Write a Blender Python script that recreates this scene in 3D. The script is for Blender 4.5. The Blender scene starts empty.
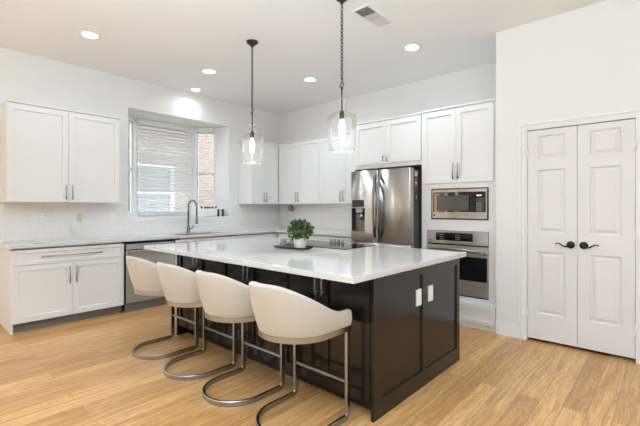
import bpy, bmesh, math, random
from math import sin, cos, pi, radians
from mathutils import Vector, Matrix
random.seed(7)
S = bpy.context.scene
C = S.collection

# ------------------------------------------------------------------ camera
F_PX = 386.0
cam_d = bpy.data.cameras.new('camera')
cam = bpy.data.objects.new('camera', cam_d); C.objects.link(cam)
cam.location = (5.58, -5.03, 1.30)
cam.rotation_euler = (radians(90), 0, radians(42.04))
cam_d.sensor_width = 36.0
cam_d.lens = F_PX * 36.0 / 640.0
cam_d.shift_y = -5.7 / 640.0
cam_d.clip_start = 0.05
S.camera = cam

# ------------------------------------------------------------------ world, light, exposure
S.view_settings.view_transform = 'Standard'
S.view_settings.look = 'None'
S.view_settings.gamma = 1.0
S.view_settings.use_curve_mapping = False
S.view_settings.exposure = 0.08
w = bpy.data.worlds.new('sky'); S.world = w; w.use_nodes = True
w.node_tree.nodes['Background'].inputs[0].default_value = (0.84, 0.93, 1.0, 1)
w.node_tree.nodes['Background'].inputs[1].default_value = 6.5
S.cycles.max_bounces = 10
S.cycles.diffuse_bounces = 6
S.cycles.transparent_max_bounces = 16
S.cycles.sample_clamp_indirect = 6.0
S.cycles.use_denoising = True

def area(name, loc, rot, sx, sy, power, col=(1, 1, 1)):
    d = bpy.data.lights.new(name, 'AREA'); d.shape = 'RECTANGLE'
    d.size = sx; d.size_y = sy; d.energy = power; d.color = col
    o = bpy.data.objects.new(name, d); C.objects.link(o)
    o.location = loc; o.rotation_euler = rot
    return o
# unseen windows of the open living area behind the camera
FILL_TINT = (0.66, 0.845, 0.985)  # cool tint of the added ceiling fill
REAR_WIN = [(1.6, 0.55), (4.0, 0.55), (6.4, 0.3)]
LEFT_WIN = [(-5.95, 0.55), (-8.6, 0.5)]
# added fill lights without fixtures, behind the camera, bounced off the ceiling
for x, y, p in ((6.5, -5.4, 150), (4.4, -5.6, 185)):
    area('bounce_fill', (x, y, 1.9), (radians(180), 0, 0), 0.7, 0.7, p, FILL_TINT)
DOWN_POWER = 14.0
BAY_POWER = 8.0

# ------------------------------------------------------------------ materials
def new_mat(name):
    m = bpy.data.materials.new(name); m.use_nodes = True
    nt = m.node_tree
    return m, nt, nt.nodes['Principled BSDF']
def N(nt, t, **kw):
    n = nt.nodes.new(t)
    for k, v in kw.items(): setattr(n, k, v)
    return n
def plain(name, col, rough=0.5, metal=0.0, var=0.03, scale=12.0, bump=0.0, spec=None, coat=0.0, stretch=None):
    m, nt, b = new_mat(name)
    tc = N(nt, 'ShaderNodeTexCoord'); mp = N(nt, 'ShaderNodeMapping')
    if stretch: mp.inputs['Scale'].default_value = stretch
    nz = N(nt, 'ShaderNodeTexNoise'); nz.inputs['Scale'].default_value = scale; nz.inputs['Detail'].default_value = 3
    nt.links.new(tc.outputs['Object'], mp.inputs[0]); nt.links.new(mp.outputs[0], nz.inputs['Vector'])
    cr = N(nt, 'ShaderNodeValToRGB')
    lo = [max(0, c * (1 - var)) for c in col]; hi = [min(1, c * (1 + var)) for c in col]
    cr.color_ramp.elements[0].color = (*lo, 1); cr.color_ramp.elements[1].color = (*hi, 1)
    cr.color_ramp.elements[0].position = 0.3; cr.color_ramp.elements[1].position = 0.7
    nt.links.new(nz.outputs['Fac'], cr.inputs[0]); nt.links.new(cr.outputs[0], b.inputs['Base Color'])
    b.inputs['Roughness'].default_value = rough; b.inputs['Metallic'].default_value = metal
    if spec is not None: b.inputs['Specular IOR Level'].default_value = spec
    if coat: b.inputs['Coat Weight'].default_value = coat; b.inputs['Coat Roughness'].default_value = 0.1
    if bump:
        bp = N(nt, 'ShaderNodeBump'); bp.inputs['Strength'].default_value = bump; bp.inputs['Distance'].default_value = 0.002
        nt.links.new(nz.outputs['Fac'], bp.inputs['Height']); nt.links.new(bp.outputs[0], b.inputs['Normal'])
    return m
def emit(name, col, power):
    m, nt, b = new_mat(name)
    b.inputs['Base Color'].default_value = (*col, 1)
    b.inputs['Emission Color'].default_value = (*col, 1); b.inputs['Emission Strength'].default_value = power
    return m
def thin_glass(name, tint=(1, 1, 1), refl=1.0, rough=0.02, ior=1.45, frost=0.0):
    m, nt, b = new_mat(name); nt.nodes.remove(b)
    out = nt.nodes['Material Output']
    tr = N(nt, 'ShaderNodeBsdfTransparent'); tr.inputs[0].default_value = (*tint, 1)
    gl = N(nt, 'ShaderNodeBsdfGlossy'); gl.inputs['Roughness'].default_value = rough
    fr = N(nt, 'ShaderNodeFresnel'); fr.inputs['IOR'].default_value = ior
    ml = N(nt, 'ShaderNodeMath', operation='MULTIPLY'); ml.inputs[1].default_value = refl
    mx = N(nt, 'ShaderNodeMixShader')
    nt.links.new(fr.outputs[0], ml.inputs[0]); nt.links.new(ml.outputs[0], mx.inputs[0])
    nt.links.new(tr.outputs[0], mx.inputs[1]); nt.links.new(gl.outputs[0], mx.inputs[2])
    last = mx
    if frost:
        df = N(nt, 'ShaderNodeBsdfDiffuse'); df.inputs[0].default_value = (0.95, 0.95, 0.95, 1)
        m2 = N(nt, 'ShaderNodeMixShader'); m2.inputs[0].default_value = frost
        nt.links.new(mx.outputs[0], m2.inputs[1]); nt.links.new(df.outputs[0], m2.inputs[2]); last = m2
    nt.links.new(last.outputs[0], out.inputs[0])
    return m

def brick_mat(name, axes, bw, bh, mortar, c1, c2, cm, rough, bump=0.3, offset=0.5, ns=0.0):
    m, nt, b = new_mat(name)
    tc = N(nt, 'ShaderNodeTexCoord'); sp = N(nt, 'ShaderNodeSeparateXYZ'); cb = N(nt, 'ShaderNodeCombineXYZ')
    nt.links.new(tc.outputs['Object'], sp.inputs[0])
    nt.links.new(sp.outputs[axes[0]], cb.inputs[0]); nt.links.new(sp.outputs[axes[1]], cb.inputs[1])
    bk = N(nt, 'ShaderNodeTexBrick', offset=offset)
    for k, v in (('Scale', 1.0), ('Brick Width', bw), ('Row Height', bh), ('Mortar Size', mortar), ('Mortar Smooth', 0.2), ('Bias', 0.0)):
        bk.inputs[k].default_value = v
    bk.inputs['Color1'].default_value = (*c1, 1); bk.inputs['Color2'].default_value = (*c2, 1); bk.inputs['Mortar'].default_value = (*cm, 1)
    nt.links.new(cb.outputs[0], bk.inputs['Vector'])
    nt.links.new(bk.outputs['Color'], b.inputs['Base Color'])
    b.inputs['Roughness'].default_value = rough
    bp = N(nt, 'ShaderNodeBump', invert=True); bp.inputs['Strength'].default_value = bump; bp.inputs['Distance'].default_value = 0.002
    nt.links.new(bk.outputs['Fac'], bp.inputs['Height']); nt.links.new(bp.outputs[0], b.inputs['Normal'])
    return m

def floor_mat():
    m, nt, b = new_mat('oak_planks')
    tc = N(nt, 'ShaderNodeTexCoord'); sp = N(nt, 'ShaderNodeSeparateXYZ'); cb = N(nt, 'ShaderNodeCombineXYZ')
    nt.links.new(tc.outputs['Object'], sp.inputs[0])
    nt.links.new(sp.outputs[1], cb.inputs[0]); nt.links.new(sp.outputs[0], cb.inputs[1])   # boards run along y
    def bricks(c1, c2, cm, msize):
        bk = N(nt, 'ShaderNodeTexBrick', offset=0.37, offset_frequency=2)
        for k, v in (('Scale', 1.0), ('Brick Width', 2.1), ('Row Height', 0.13), ('Mortar Size', msize), ('Mortar Smooth', 0.1), ('Bias', 0.0)):
            bk.inputs[k].default_value = v
        bk.inputs['Color1'].default_value = (*c1, 1); bk.inputs['Color2'].default_value = (*c2, 1); bk.inputs['Mortar'].default_value = (*cm, 1)
        nt.links.new(cb.outputs[0], bk.inputs['Vector'])
        return bk
    idb = bricks((0, 0, 0), (1, 1, 1), (0.5, 0.5, 0.5), 0.0)
    joint = bricks((0, 0, 0), (0, 0, 0), (1, 1, 1), 0.0018)
    ramp = N(nt, 'ShaderNodeValToRGB')
    e = ramp.color_ramp.elements
    e[0].position = 0.0; e[0].color = (0.52, 0.27, 0.10, 1)
    e[1].position = 1.0; e[1].color = (0.73, 0.435, 0.185, 1)
    for p, c in ((0.3, (0.59, 0.325, 0.125)), (0.55, (0.64, 0.36, 0.145)), (0.8, (0.69, 0.40, 0.165))):
        q = e.new(p); q.color = (*c, 1)
    nt.links.new(idb.outputs['Color'], ramp.inputs[0])
    # grain: noise stretched along the boards, shifted per board
    vm = N(nt, 'ShaderNodeVectorMath', operation='MULTIPLY_ADD')
    vm.inputs[1].default_value = (1.6, 26.0, 1.0)
    sc = N(nt, 'ShaderNodeVectorMath', operation='SCALE'); sc.inputs['Scale'].default_value = 37.0
    nt.links.new(idb.outputs['Color'], sc.inputs[0])
    nt.links.new(cb.outputs[0], vm.inputs[0]); nt.links.new(sc.outputs[0], vm.inputs[2])
    g1 = N(nt, 'ShaderNodeTexNoise'); g1.inputs['Scale'].default_value = 1.0; g1.inputs['Detail'].default_value = 6; g1.inputs['Distortion'].default_value = 1.4
    nt.links.new(vm.outputs[0], g1.inputs['Vector'])
    vm2 = N(nt, 'ShaderNodeVectorMath', operation='MULTIPLY_ADD'); vm2.inputs[1].default_value = (1.1, 7.0, 1.0)
    nt.links.new(cb.outputs[0], vm2.inputs[0]); nt.links.new(sc.outputs[0], vm2.inputs[2])
    wv = N(nt, 'ShaderNodeTexNoise'); wv.inputs['Scale'].default_value = 1.0; wv.inputs['Detail'].default_value = 2; wv.inputs['Distortion'].default_value = 2.0
    nt.links.new(vm2.outputs[0], wv.inputs['Vector'])
    sn = N(nt, 'ShaderNodeMath', operation='MULTIPLY'); sn.inputs[1].default_value = 55.0
    si = N(nt, 'ShaderNodeMath', operation='SINE')
    nt.links.new(wv.outputs['Fac'], sn.inputs[0]); nt.links.new(sn.outputs[0], si.inputs[0])
    gr = N(nt, 'ShaderNodeValToRGB')
    gr.color_ramp.elements[0].position = 0.32; gr.color_ramp.elements[0].color = (0.72, 0.66, 0.58, 1)
    gr.color_ramp.elements[1].position = 0.62; gr.color_ramp.elements[1].color = (1.05, 1.05, 1.05, 1)
    nt.links.new(g1.outputs['Fac'], gr.inputs[0])
    rings = N(nt, 'ShaderNodeMapRange'); rings.inputs[1].default_value = -1; rings.inputs[2].default_value = 1
    rings.inputs[3].default_value = 0.84; rings.inputs[4].default_value = 1.03
    nt.links.new(si.outputs[0], rings.inputs[0])
    mu = N(nt, 'ShaderNodeMix', data_type='RGBA', blend_type='MULTIPLY'); mu.inputs[0].default_value = 1.0
    nt.links.new(ramp.outputs[0], mu.inputs[6]); nt.links.new(gr.outputs[0], mu.inputs[7])
    mu2 = N(nt, 'ShaderNodeMix', data_type='RGBA', blend_type='MULTIPLY'); mu2.inputs[0].default_value = 1.0
    nt.links.new(mu.outputs[2], mu2.inputs[6]); nt.links.new(rings.outputs[0], mu2.inputs[7])
    jm = N(nt, 'ShaderNodeMix', data_type='RGBA'); jm.inputs[7].default_value = (0.25, 0.12, 0.05, 1)
    jf = N(nt, 'ShaderNodeMath', operation='MULTIPLY'); jf.inputs[1].default_value = 0.85
    nt.links.new(joint.outputs['Color'], jf.inputs[0]); nt.links.new(jf.outputs[0], jm.inputs[0])
    nt.links.new(mu2.outputs[2], jm.inputs[6])
    nt.links.new(jm.outputs[2], b.inputs['Base Color'])
    b.inputs['Roughness'].default_value = 0.30
    b.inputs['Specular IOR Level'].default_value = 0.45
    bp = N(nt, 'ShaderNodeBump', invert=True); bp.inputs['Strength'].default_value = 0.25; bp.inputs['Distance'].default_value = 0.001
    nt.links.new(joint.outputs['Color'], bp.inputs['Height']); nt.links.new(bp.outputs[0], b.inputs['Normal'])
    return m

M_wall = plain('wall_paint', (0.79, 0.775, 0.755), 0.85, var=0.008, scale=3, bump=0.03)
M_ceil = plain('ceiling_paint', (0.865, 0.86, 0.86), 0.9, var=0.006, scale=3)
M_trim = plain('trim_paint', (0.83, 0.82, 0.81), 0.4, var=0.006)
M_door = plain('door_paint', (0.76, 0.74, 0.73), 0.42, var=0.006)
M_cab = plain('cabinet_lacquer', (0.76, 0.75, 0.74), 0.38, var=0.006)
M_floor = floor_mat()
M_quartz = plain('white_quartz', (0.65, 0.63, 0.61), 0.06, var=0.008, scale=140, coat=0.0)
M_dark = plain('espresso_lacquer', (0.011, 0.0085, 0.007), 0.2, var=0.15, scale=20, spec=0.4, stretch=(8, 8, 1))
M_steel = plain('brushed_steel', (0.58, 0.555, 0.52), 0.35, 1.0, var=0.04, scale=30, stretch=(40, 40, 0.3))
M_steelh = plain('brushed_steel_horizontal', (0.54, 0.52, 0.49), 0.34, 1.0, var=0.04, scale=30, stretch=(0.3, 40, 40))
M_nickel = plain('brushed_nickel', (0.40, 0.395, 0.39), 0.28, 1.0, var=0.03)
M_stool_metal = plain('satin_nickel_bar', (0.39, 0.415, 0.445), 0.26, 1.0, var=0.04)
M_fabric = plain('cream_velvet', (0.50, 0.44, 0.375), 0.9, var=0.03, scale=90, bump=0.15)
M_fabric.node_tree.nodes['Principled BSDF'].inputs['Sheen Weight'].default_value = 0.25
M_black = plain('black_plastic', (0.012, 0.012, 0.013), 0.35, var=0.1)
M_blackglass = plain('black_glass', (0.008, 0.008, 0.009), 0.04, var=0.05)
M_greyside = plain('grey_painted_steel', (0.055, 0.053, 0.052), 0.45, 0.2, var=0.05)
M_kick = plain('grey_toe_kick', (0.16, 0.15, 0.14), 0.5, var=0.05)
M_iron = plain('dark_iron', (0.035, 0.034, 0.033), 0.4, 0.7, var=0.1)
M_bronze = plain('oil_rubbed_bronze', (0.028, 0.022, 0.019), 0.3, 0.8, var=0.15)
M_bulb = emit('filament_glow', (1.0, 0.95, 0.86), 9.0)
M_lens = emit('downlight_lens', (1.0, 0.98, 0.95), 9.0)
M_glass = thin_glass('clear_pendant_glass', (0.995, 0.995, 0.995), 0.7, 0.02, 1.42, 0.018)
M_pane = thin_glass('window_glass', (0.97, 0.98, 0.98), 0.7)
M_jar = thin_glass('tumbler_glass', (0.97, 0.97, 0.97), 1.2, 0.05, 1.5, 0.22)
M_tile_l = brick_mat('subway_tile_side', (1, 2), 0.152, 0.076, 0.0018, (0.80, 0.78, 0.765), (0.82, 0.80, 0.785), (0.70, 0.68, 0.665), 0.12)
M_tile_b = brick_mat('subway_tile_rear', (0, 2), 0.152, 0.076, 0.0018, (0.80, 0.78, 0.765), (0.82, 0.80, 0.785), (0.70, 0.68, 0.665), 0.12)
M_brick = brick_mat('neighbour_brick', (1, 2), 0.21, 0.075, 0.007, (0.16, 0.105, 0.085), (0.21, 0.15, 0.125), (0.27, 0.25, 0.225), 0.9, 0.6)
M_slat = plain('blind_slat', (0.80, 0.79, 0.775), 0.5, var=0.01)
M_plate = plain('almond_plate', (0.72, 0.66, 0.56), 0.35, var=0.01)
M_white = plain('white_plastic', (0.85, 0.84, 0.83), 0.35, var=0.01)
M_ceramic = plain('white_ceramic', (0.80, 0.78, 0.74), 0.3, var=0.03, scale=25)
M_leaf = plain('leaf_green', (0.065, 0.115, 0.03), 0.55, var=0.55, scale=45)
M_leafd = plain('dark_leaf', (0.03, 0.045, 0.03), 0.6, var=0.4, scale=40)
M_soil = plain('potting_soil', (0.03, 0.02, 0.012), 0.95, var=0.4, scale=80)
M_tray = plain('black_tray', (0.018, 0.016, 0.016), 0.4, var=0.15)
M_wood = plain('brown_wood', (0.14, 0.07, 0.035), 0.45, var=0.2, scale=40)
M_red = plain('red_enamel', (0.55, 0.04, 0.03), 0.4, var=0.05)
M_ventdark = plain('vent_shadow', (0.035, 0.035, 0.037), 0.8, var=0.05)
M_ventgrey = plain('vent_louver', (0.62, 0.60, 0.58), 0.6, var=0.02)
M_amber = emit('amber_digits', (0.9, 0.75, 0.12), 1.2)
M_screen = plain('display_glass', (0.02, 0.022, 0.028), 0.08, var=0.05)
M_ground = plain('outside_ground', (0.25, 0.24, 0.20), 0.9, var=0.2)
M_gun = plain('faucet_nickel', (0.22, 0.215, 0.21), 0.3, 1.0, var=0.05)
M_steel_sink = plain('sink_steel', (0.5, 0.5, 0.5), 0.3, 1.0, var=0.03)

def brushed(m, an=1.0):
    nt = m.node_tree; b = nt.nodes['Principled BSDF']
    tg = N(nt, 'ShaderNodeTangent', direction_type='RADIAL', axis='Z')
    b.inputs['Anisotropic'].default_value = an
    b.inputs['Anisotropic Rotation'].default_value = 0.25
    nt.links.new(tg.outputs[0], b.inputs['Tangent'])
M_steeld = plain('dishwasher_steel', (0.62, 0.60, 0.57), 0.42, 1.0, var=0.03, scale=30, stretch=(0.3, 40, 40))
brushed(M_steel); brushed(M_steelh); brushed(M_steeld, 0.95)

# ------------------------------------------------------------------ mesh helpers
def BM(): return bmesh.new()
def box(bm, x0, x1, y0, y1, z0, z1, bev=0.0):
    t = bmesh.new()
    v = [t.verts.new(p) for p in ((x0, y0, z0), (x1, y0, z0), (x1, y1, z0), (x0, y1, z0), (x0, y0, z1), (x1, y0, z1), (x1, y1, z1), (x0, y1, z1))]
    for f in ((0, 3, 2, 1), (4, 5, 6, 7), (0, 1, 5, 4), (1, 2, 6, 5), (2, 3, 7, 6), (3, 0, 4, 7)):
        t.faces.new([v[i] for i in f])
    if bev: bmesh.ops.bevel(t, geom=list(t.edges), offset=bev, segments=2, affect='EDGES', profile=0.6)
    merge(bm, t); return bm
def merge(bm, t, mat=None):
    vm = {}
    for v in t.verts: vm[v] = bm.verts.new(mat @ v.co if mat else v.co)
    for f in t.faces:
        try: nf = bm.faces.new([vm[v] for v in f.verts]); nf.smooth = f.smooth
        except ValueError: pass
    t.free()
def lathe(bm, prof, n=32, cx=0, cy=0, axis='z', cz=0, cap=True):
    rings = []
    for r, z in prof:
        ring = []
        for i in range(n):
            a = 2 * pi * i / n
            p = (r * cos(a), r * sin(a), z)
            if axis == 'y': p = (p[0], p[2], p[1])
            if axis == 'x': p = (p[2], p[0], p[1])
            ring.append(bm.verts.new((p[0] + cx, p[1] + cy, p[2] + cz)))
        rings.append(ring)
    for a, b in zip(rings, rings[1:]):
        for i in range(n):
            f = bm.faces.new((a[i], a[(i + 1) % n], b[(i + 1) % n], b[i])); f.smooth = True
    if cap:
        for r in (rings[0][::-1], rings[-1]):
            try: bm.faces.new(r)
            except ValueError: pass
    return bm
def tube(bm, pts, r, n=10, closed=False, rect=None, up=None):
    """sweep a round (radius r) or rectangular (rect=(w,h)) section along pts"""
    pts = [Vector(p) for p in pts]; m = len(pts)
    tan = []
    for i in range(m):
        if closed: t = pts[(i + 1) % m] - pts[i - 1]
        else: t = pts[min(i + 1, m - 1)] - pts[max(i - 1, 0)]
        tan.append(t.normalized())
    u = Vector(up) if up else (Vector((0, 0, 1)) if abs(tan[0].z) < 0.9 else Vector((1, 0, 0)))
    u = (u - tan[0] * u.dot(tan[0])).normalized()
    rings = []
    for i in range(m):
        if i:
            q = tan[i - 1].rotation_difference(tan[i]); u = q @ u
            u = (u - tan[i] * u.dot(tan[i])).normalized()
        s = tan[i].cross(u)
        if rect:
            a, b = rect[0] / 2, rect[1] / 2; c = min(a, b) * 0.35
            sec = [(a - c, b), (-a + c, b), (-a, b - c), (-a, -b + c), (-a + c, -b), (a - c, -b), (a, -b + c), (a, b - c)]
        else:
            rr = r[i] if isinstance(r, (list, tuple)) else r
            sec = [(rr * cos(2 * pi * k / n), rr * sin(2 * pi * k / n)) for k in range(n)]
        rings.append([bm.verts.new(pts[i] + s * x + u * y) for x, y in sec])
    k = len(rings[0])
    for i in range(m if closed else m - 1):
        a, b = rings[i], rings[(i + 1) % m]
        for j in range(k):
            f = bm.faces.new((a[j], a[(j + 1) % k], b[(j + 1) % k], b[j])); f.smooth = not rect
    if not closed:
        bm.faces.new(rings[0][::-1]); bm.faces.new(rings[-1])
    return bm
def panel_slab(bm, wd, ht, t, panels, profile):
    """slab x 0..wd, z 0..ht, front at y=0 facing -y, back y=t; every panel (x0,x1,z0,z1) is carved by the
    profile [(inset, depth), ...] and closed by its last ring"""
    xs = sorted({0, wd} | {p[0] for p in panels} | {p[1] for p in panels})
    zs = sorted({0, ht} | {p[2] for p in panels} | {p[3] for p in panels})
    vd = {}
    def V(x, y, z):
        k = (round(x, 5), round(y, 5), round(z, 5))
        if k not in vd: vd[k] = bm.verts.new(k)
        return vd[k]
    for i in range(len(xs) - 1):
        for j in range(len(zs) - 1):
            x0, x1, z0, z1 = xs[i], xs[i + 1], zs[j], zs[j + 1]
            if any(p[0] <= x0 and x1 <= p[1] and p[2] <= z0 and z1 <= p[3] for p in panels): continue
            bm.faces.new((V(x0, 0, z0), V(x1, 0, z0), V(x1, 0, z1), V(x0, 0, z1)))
    for (x0, x1, z0, z1) in panels:
        # outer loop must use all grid points; use own corners (T-junctions are coplanar, invisible)
        ring = [V(x0, 0, z0), V(x1, 0, z0), V(x1, 0, z1), V(x0, 0, z1)]
        for ins, dep in profile:
            nr = [bm.verts.new(p) for p in ((x0 + ins, dep, z0 + ins), (x1 - ins, dep, z0 + ins), (x1 - ins, dep, z1 - ins), (x0 + ins, dep, z1 - ins))]
            for k in range(4): bm.faces.new((ring[k], ring[(k + 1) % 4], nr[(k + 1) % 4], nr[k]))
            ring = nr
        bm.faces.new(ring)
    b = [bm.verts.new(p) for p in ((0, t, 0), (wd, t, 0), (wd, t, ht), (0, t, ht))]
    f = [bm.verts.new(p) for p in ((0, 0, 0), (wd, 0, 0), (wd, 0, ht), (0, 0, ht))]
    for k in range(4): bm.faces.new((f[(k + 1) % 4], f[k], b[k], b[(k + 1) % 4]))
    bm.faces.new(b[::-1])
    return bm
def obj(name, bm, m, parent=None, loc=(0, 0, 0), rot=(0, 0, 0), smooth=None, recalc=False):
    if recalc: bmesh.ops.recalc_face_normals(bm, faces=bm.faces)
    me = bpy.data.meshes.new(name); bm.to_mesh(me); bm.free()
    if smooth:
        for p in me.polygons: p.use_smooth = True
        try: me.set_sharp_from_angle(angle=radians(smooth))
        except Exception: pass
    me.materials.append(m)
    o = bpy.data.objects.new(name, me); C.objects.link(o)
    o.location = loc; o.rotation_euler = rot
    if parent: o.parent = parent
    return o
def thing(name, label, cat, loc=(0, 0, 0), rz=0.0, group=None):
    o = bpy.data.objects.new(name, None); C.objects.link(o)
    o.empty_display_size = 0.1
    o.location = loc; o.rotation_euler = (0, 0, rz)
    o['label'] = label; o['category'] = cat
    if group: o['group'] = group
    return o
def tag(o, label, cat, group=None):
    o['label'] = label; o['category'] = cat
    if group: o['group'] = group
    return o
def struct(name, bm, m, loc=(0, 0, 0), rot=(0, 0, 0), parent=None):
    o = obj(name, bm, m, parent, loc, rot)
    if not parent: o['kind'] = 'structure'
    return o
def dup(root, loc, rz, label, group=None):
    r = root.copy(); C.objects.link(r); r.location = loc; r.rotation_euler = (0, 0, rz); r['label'] = label
    if group: r['group'] = group
    for ch in list(root.children):
        c = ch.copy(); C.objects.link(c); c.parent = r
        for g in list(ch.children):
            d = g.copy(); C.objects.link(d); d.parent = c
    return r

# ================================================================== THE ROOM
H = 3.10
struct('floor', box(BM(), -0.6, 8.1, -11.1, 0.1, -0.1, 0.0), M_floor)
struct('ceiling', box(BM(), -0.2, 8.1, -11.1, 0.1, H, H + 0.1), M_ceil)
# sink wall: bay opening and two windows out of frame
b = BM()
BY0, BY1, BZ0, BZ1 = -2.83, -1.166, 1.145, 2.69
T = 0.15
cuts = [(-8.85, -8.35, 0.55, 2.45), (-6.225, -5.675, 0.55, 2.45), (BY0, BY1, BZ0, BZ1)]
y = -11.0
for (a, c, z0, z1) in cuts:
    box(b, -T, 0, y, a, 0, H); box(b, -T, 0, a, c, 0, z0); box(b, -T, 0, a, c, z1, H); y = c
box(b, -T, 0, y, 0.1, 0, H)
struct('wall_left', b, M_wall)
struct('wall_back', box(BM(), -0.15, 8.1, 0.0, 0.1, 0, H), M_wall)
DX0, DX1, DZ = 4.553, 5.380, 2.05
PY = -0.86
b = BM()
box(b, 4.263, DX0, PY, PY + 0.12, 0, H); box(b, DX1, 8.0, PY, PY + 0.12, 0, H); box(b, DX0, DX1, PY, PY + 0.12, DZ, H)
box(b, 4.263, 4.35, PY + 0.12, 0, 0, H)
struct('wall_pantry', b, M_wall)
struct('wall_right', box(BM(), 8.0, 8.1, -11.1, 0.1, 0, H), M_wall)
b = BM(); x = 0.0
for cx, wd in REAR_WIN:
    box(b, x, cx - wd / 2, -11.1, -11.0, 0, H); box(b, cx - wd / 2, cx + wd / 2, -11.1, -11.0, 0, 0.55)
    box(b, cx - wd / 2, cx + wd / 2, -11.1, -11.0, 2.55, H); x = cx + wd / 2
box(b, x, 8.0, -11.1, -11.0, 0, H)
struct('wall_rear', b, M_wall)

# backsplash tile
b = BM(); box(b, 0.0, 0.008, -4.215, BY0 - 0.02, 0.914, 1.36); box(b, 0.0, 0.008, BY0 - 0.02, BY1 + 0.02, 0.914, BZ0 - 0.03); box(b, 0.0, 0.008, BY1 + 0.02, 0.0, 0.914, 1.36)
struct('trim_1', b, M_tile_l)
struct('trim_2', box(BM(), 0.008, 2.34, -0.008, 0.0, 0.914, 1.36), M_tile_b)

# baseboards
def baseboard(name, x0, x1, yf):
    b = BM(); box(b, x0, x1, yf - 0.014, yf, 0, 0.10); box(b, x0, x1, yf - 0.010, yf, 0.10, 0.118); box(b, x0, x1, yf - 0.005, yf, 0.118, 0.13)
    struct(name, b, M_trim)
baseboard('baseboard_pantry', 4.263, 4.487, PY)
baseboard('baseboard_right', 5.46, 8.0, PY)

# pantry door casing
b = BM()
CW = 0.068
for (x0, x1, s) in ((DX0 - CW, DX0, 1), (DX1, DX1 + CW, -1)):
    box(b, x0, x1, PY - 0.012, PY, 0, DZ + CW)
    if s == 1: box(b, x0, x0 + 0.02, PY - 0.026, PY - 0.012, 0, DZ + CW); box(b, x1 - 0.03, x1 - 0.018, PY - 0.019, PY - 0.012, 0, DZ + 0.02)
    else: box(b, x1 - 0.02, x1, PY - 0.026, PY - 0.012, 0, DZ + CW); box(b, x0 + 0.018, x0 + 0.03, PY - 0.019, PY - 0.012, 0, DZ + 0.02)
box(b, DX0, DX1, PY - 0.012, PY, DZ, DZ + CW)
box(b, DX0 - CW + 0.02, DX1 + CW - 0.02, PY - 0.026, PY - 0.012, DZ + CW - 0.02, DZ + CW)
box(b, DX0 - 0.018, DX1 + 0.018, PY - 0.019, PY - 0.012, DZ + 0.018, DZ + 0.03)
struct('trim_3', b, M_trim)

# pantry doors
def pantry_door(name, x0, wd, hand):
    st = 0.092
    pans = [(st, wd - st, 0.245, 0.845), (st, wd - st, 1.025, 1.63), (st, wd - st, 1.735, 1.955)]
    d = struct(name, panel_slab(BM(), wd, 2.013, 0.035, pans, [(0.009, 0.014), (0.018, 0.015), (0.044, 0.003)]), M_door, (x0, PY + 0.004, 0.030))
    hx = wd - 0.048 if hand == 'l' else 0.048
    s = -1 if hand == 'l' else 1
    b = BM()
    lathe(b, [(0.0, -0.020), (0.012, -0.020), (0.026, -0.014), (0.033, -0.006), (0.034, 0.0)], 28, hx, 0, 'y', 0.925, cap=False)
    obj('handle_rosette', b, M_bronze, d, recalc=True)
    pts = [(hx, -0.012, 0.925), (hx, -0.045, 0.925), (hx + s * 0.012, -0.052, 0.925)]
    for k in range(1, 13):
        t = k / 12.0
        pts.append((hx + s * (0.012 + 0.105 * t), -0.052, 0.925 + 0.014 * sin(pi * 1.7 * t + pi * 0.15) * (-1 if hand == 'r' else -1) * (1 if t > .01 else 0)))
    rr = [0.009] * 3 + [0.0085 - 0.004 * k / 12 for k in range(1, 13)]
    obj('door_handle', tube(BM(), pts, rr, 10), M_bronze, d)
    for hz in (0.24, 1.04, 1.80):
        b = BM(); ex = -0.004 if hand == 'l' else wd + 0.004
        box(b, ex - 0.014, ex + 0.014, -0.0175, -0.0005, hz - 0.045, hz + 0.045)
        lathe(b, [(0.006, hz - 0.048), (0.006, hz + 0.048)], 10, ex, -0.0185)
        obj('hinge', b, M_trim, d)
    return d
LW = (DX1 - DX0 - 0.010) / 2
pantry_door('door_1', DX0 + 0.003, LW, 'l')
pantry_door('door_2', DX0 + 0.007 + LW, LW, 'r')

# ------------------------------------------------------------------ bay window
BAY = [(0, BY0), (-0.33, -2.745), (-0.60, -2.465), (-0.60, -1.49), (-0.33, -1.22), (0, BY1)]
def prism(bm, poly, z0, z1):
    lo = [bm.verts.new((x, y, z0)) for x, y in poly]; hi = [bm.verts.new((x, y, z1)) for x, y in poly]
    n = len(poly)
    for i in range(n): bm.faces.new((lo[i], lo[(i + 1) % n], hi[(i + 1) % n], hi[i]))
    bm.faces.new(lo[::-1]); bm.faces.new(hi); return bm
def quad_wall(bm, p, q, th, z0, z1):
    d = Vector((q[0] - p[0], q[1] - p[1])); nrm = Vector((-d.y, d.x)).normalized() * th
    return prism(bm, [p, q, (q[0] + nrm.x, q[1] + nrm.y), (p[0] + nrm.x, p[1] + nrm.y)], z0, z1)
b = BM()
quad_wall(b, BAY[1], BAY[0], -0.06, BZ0 - .05, BZ1 + .05); quad_wall(b, BAY[5], BAY[4], -0.06, BZ0 - .05, BZ1 + .05)
bmesh.ops.recalc_face_normals(b, faces=b.faces)
struct('wall_bay', b, M_wall)
outer = [(0, BY0 - 0.06), (-0.37, -2.80), (-0.66, -2.50), (-0.66, -1.455), (-0.37, -1.16), (0, BY1 + 0.06)]
b = prism(BM(), [(-T, BY0 - .05)] + outer[1:5] + [(-T, BY1 + .05)], BZ1, BZ1 + 0.12); bmesh.ops.recalc_face_normals(b, faces=b.faces)
struct('trim_4', b, M_wall)                      # soffit of the bay
b = prism(BM(), [(-T, BY0 - .05)] + outer[1:5] + [(-T, BY1 + .05)], BZ0 - 0.12, BZ0); prism(b, [(-T, BY0), (0, BY0), (0, BY1), (-T, BY1)][::-1], BZ0 - 0.02, BZ0)
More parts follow.
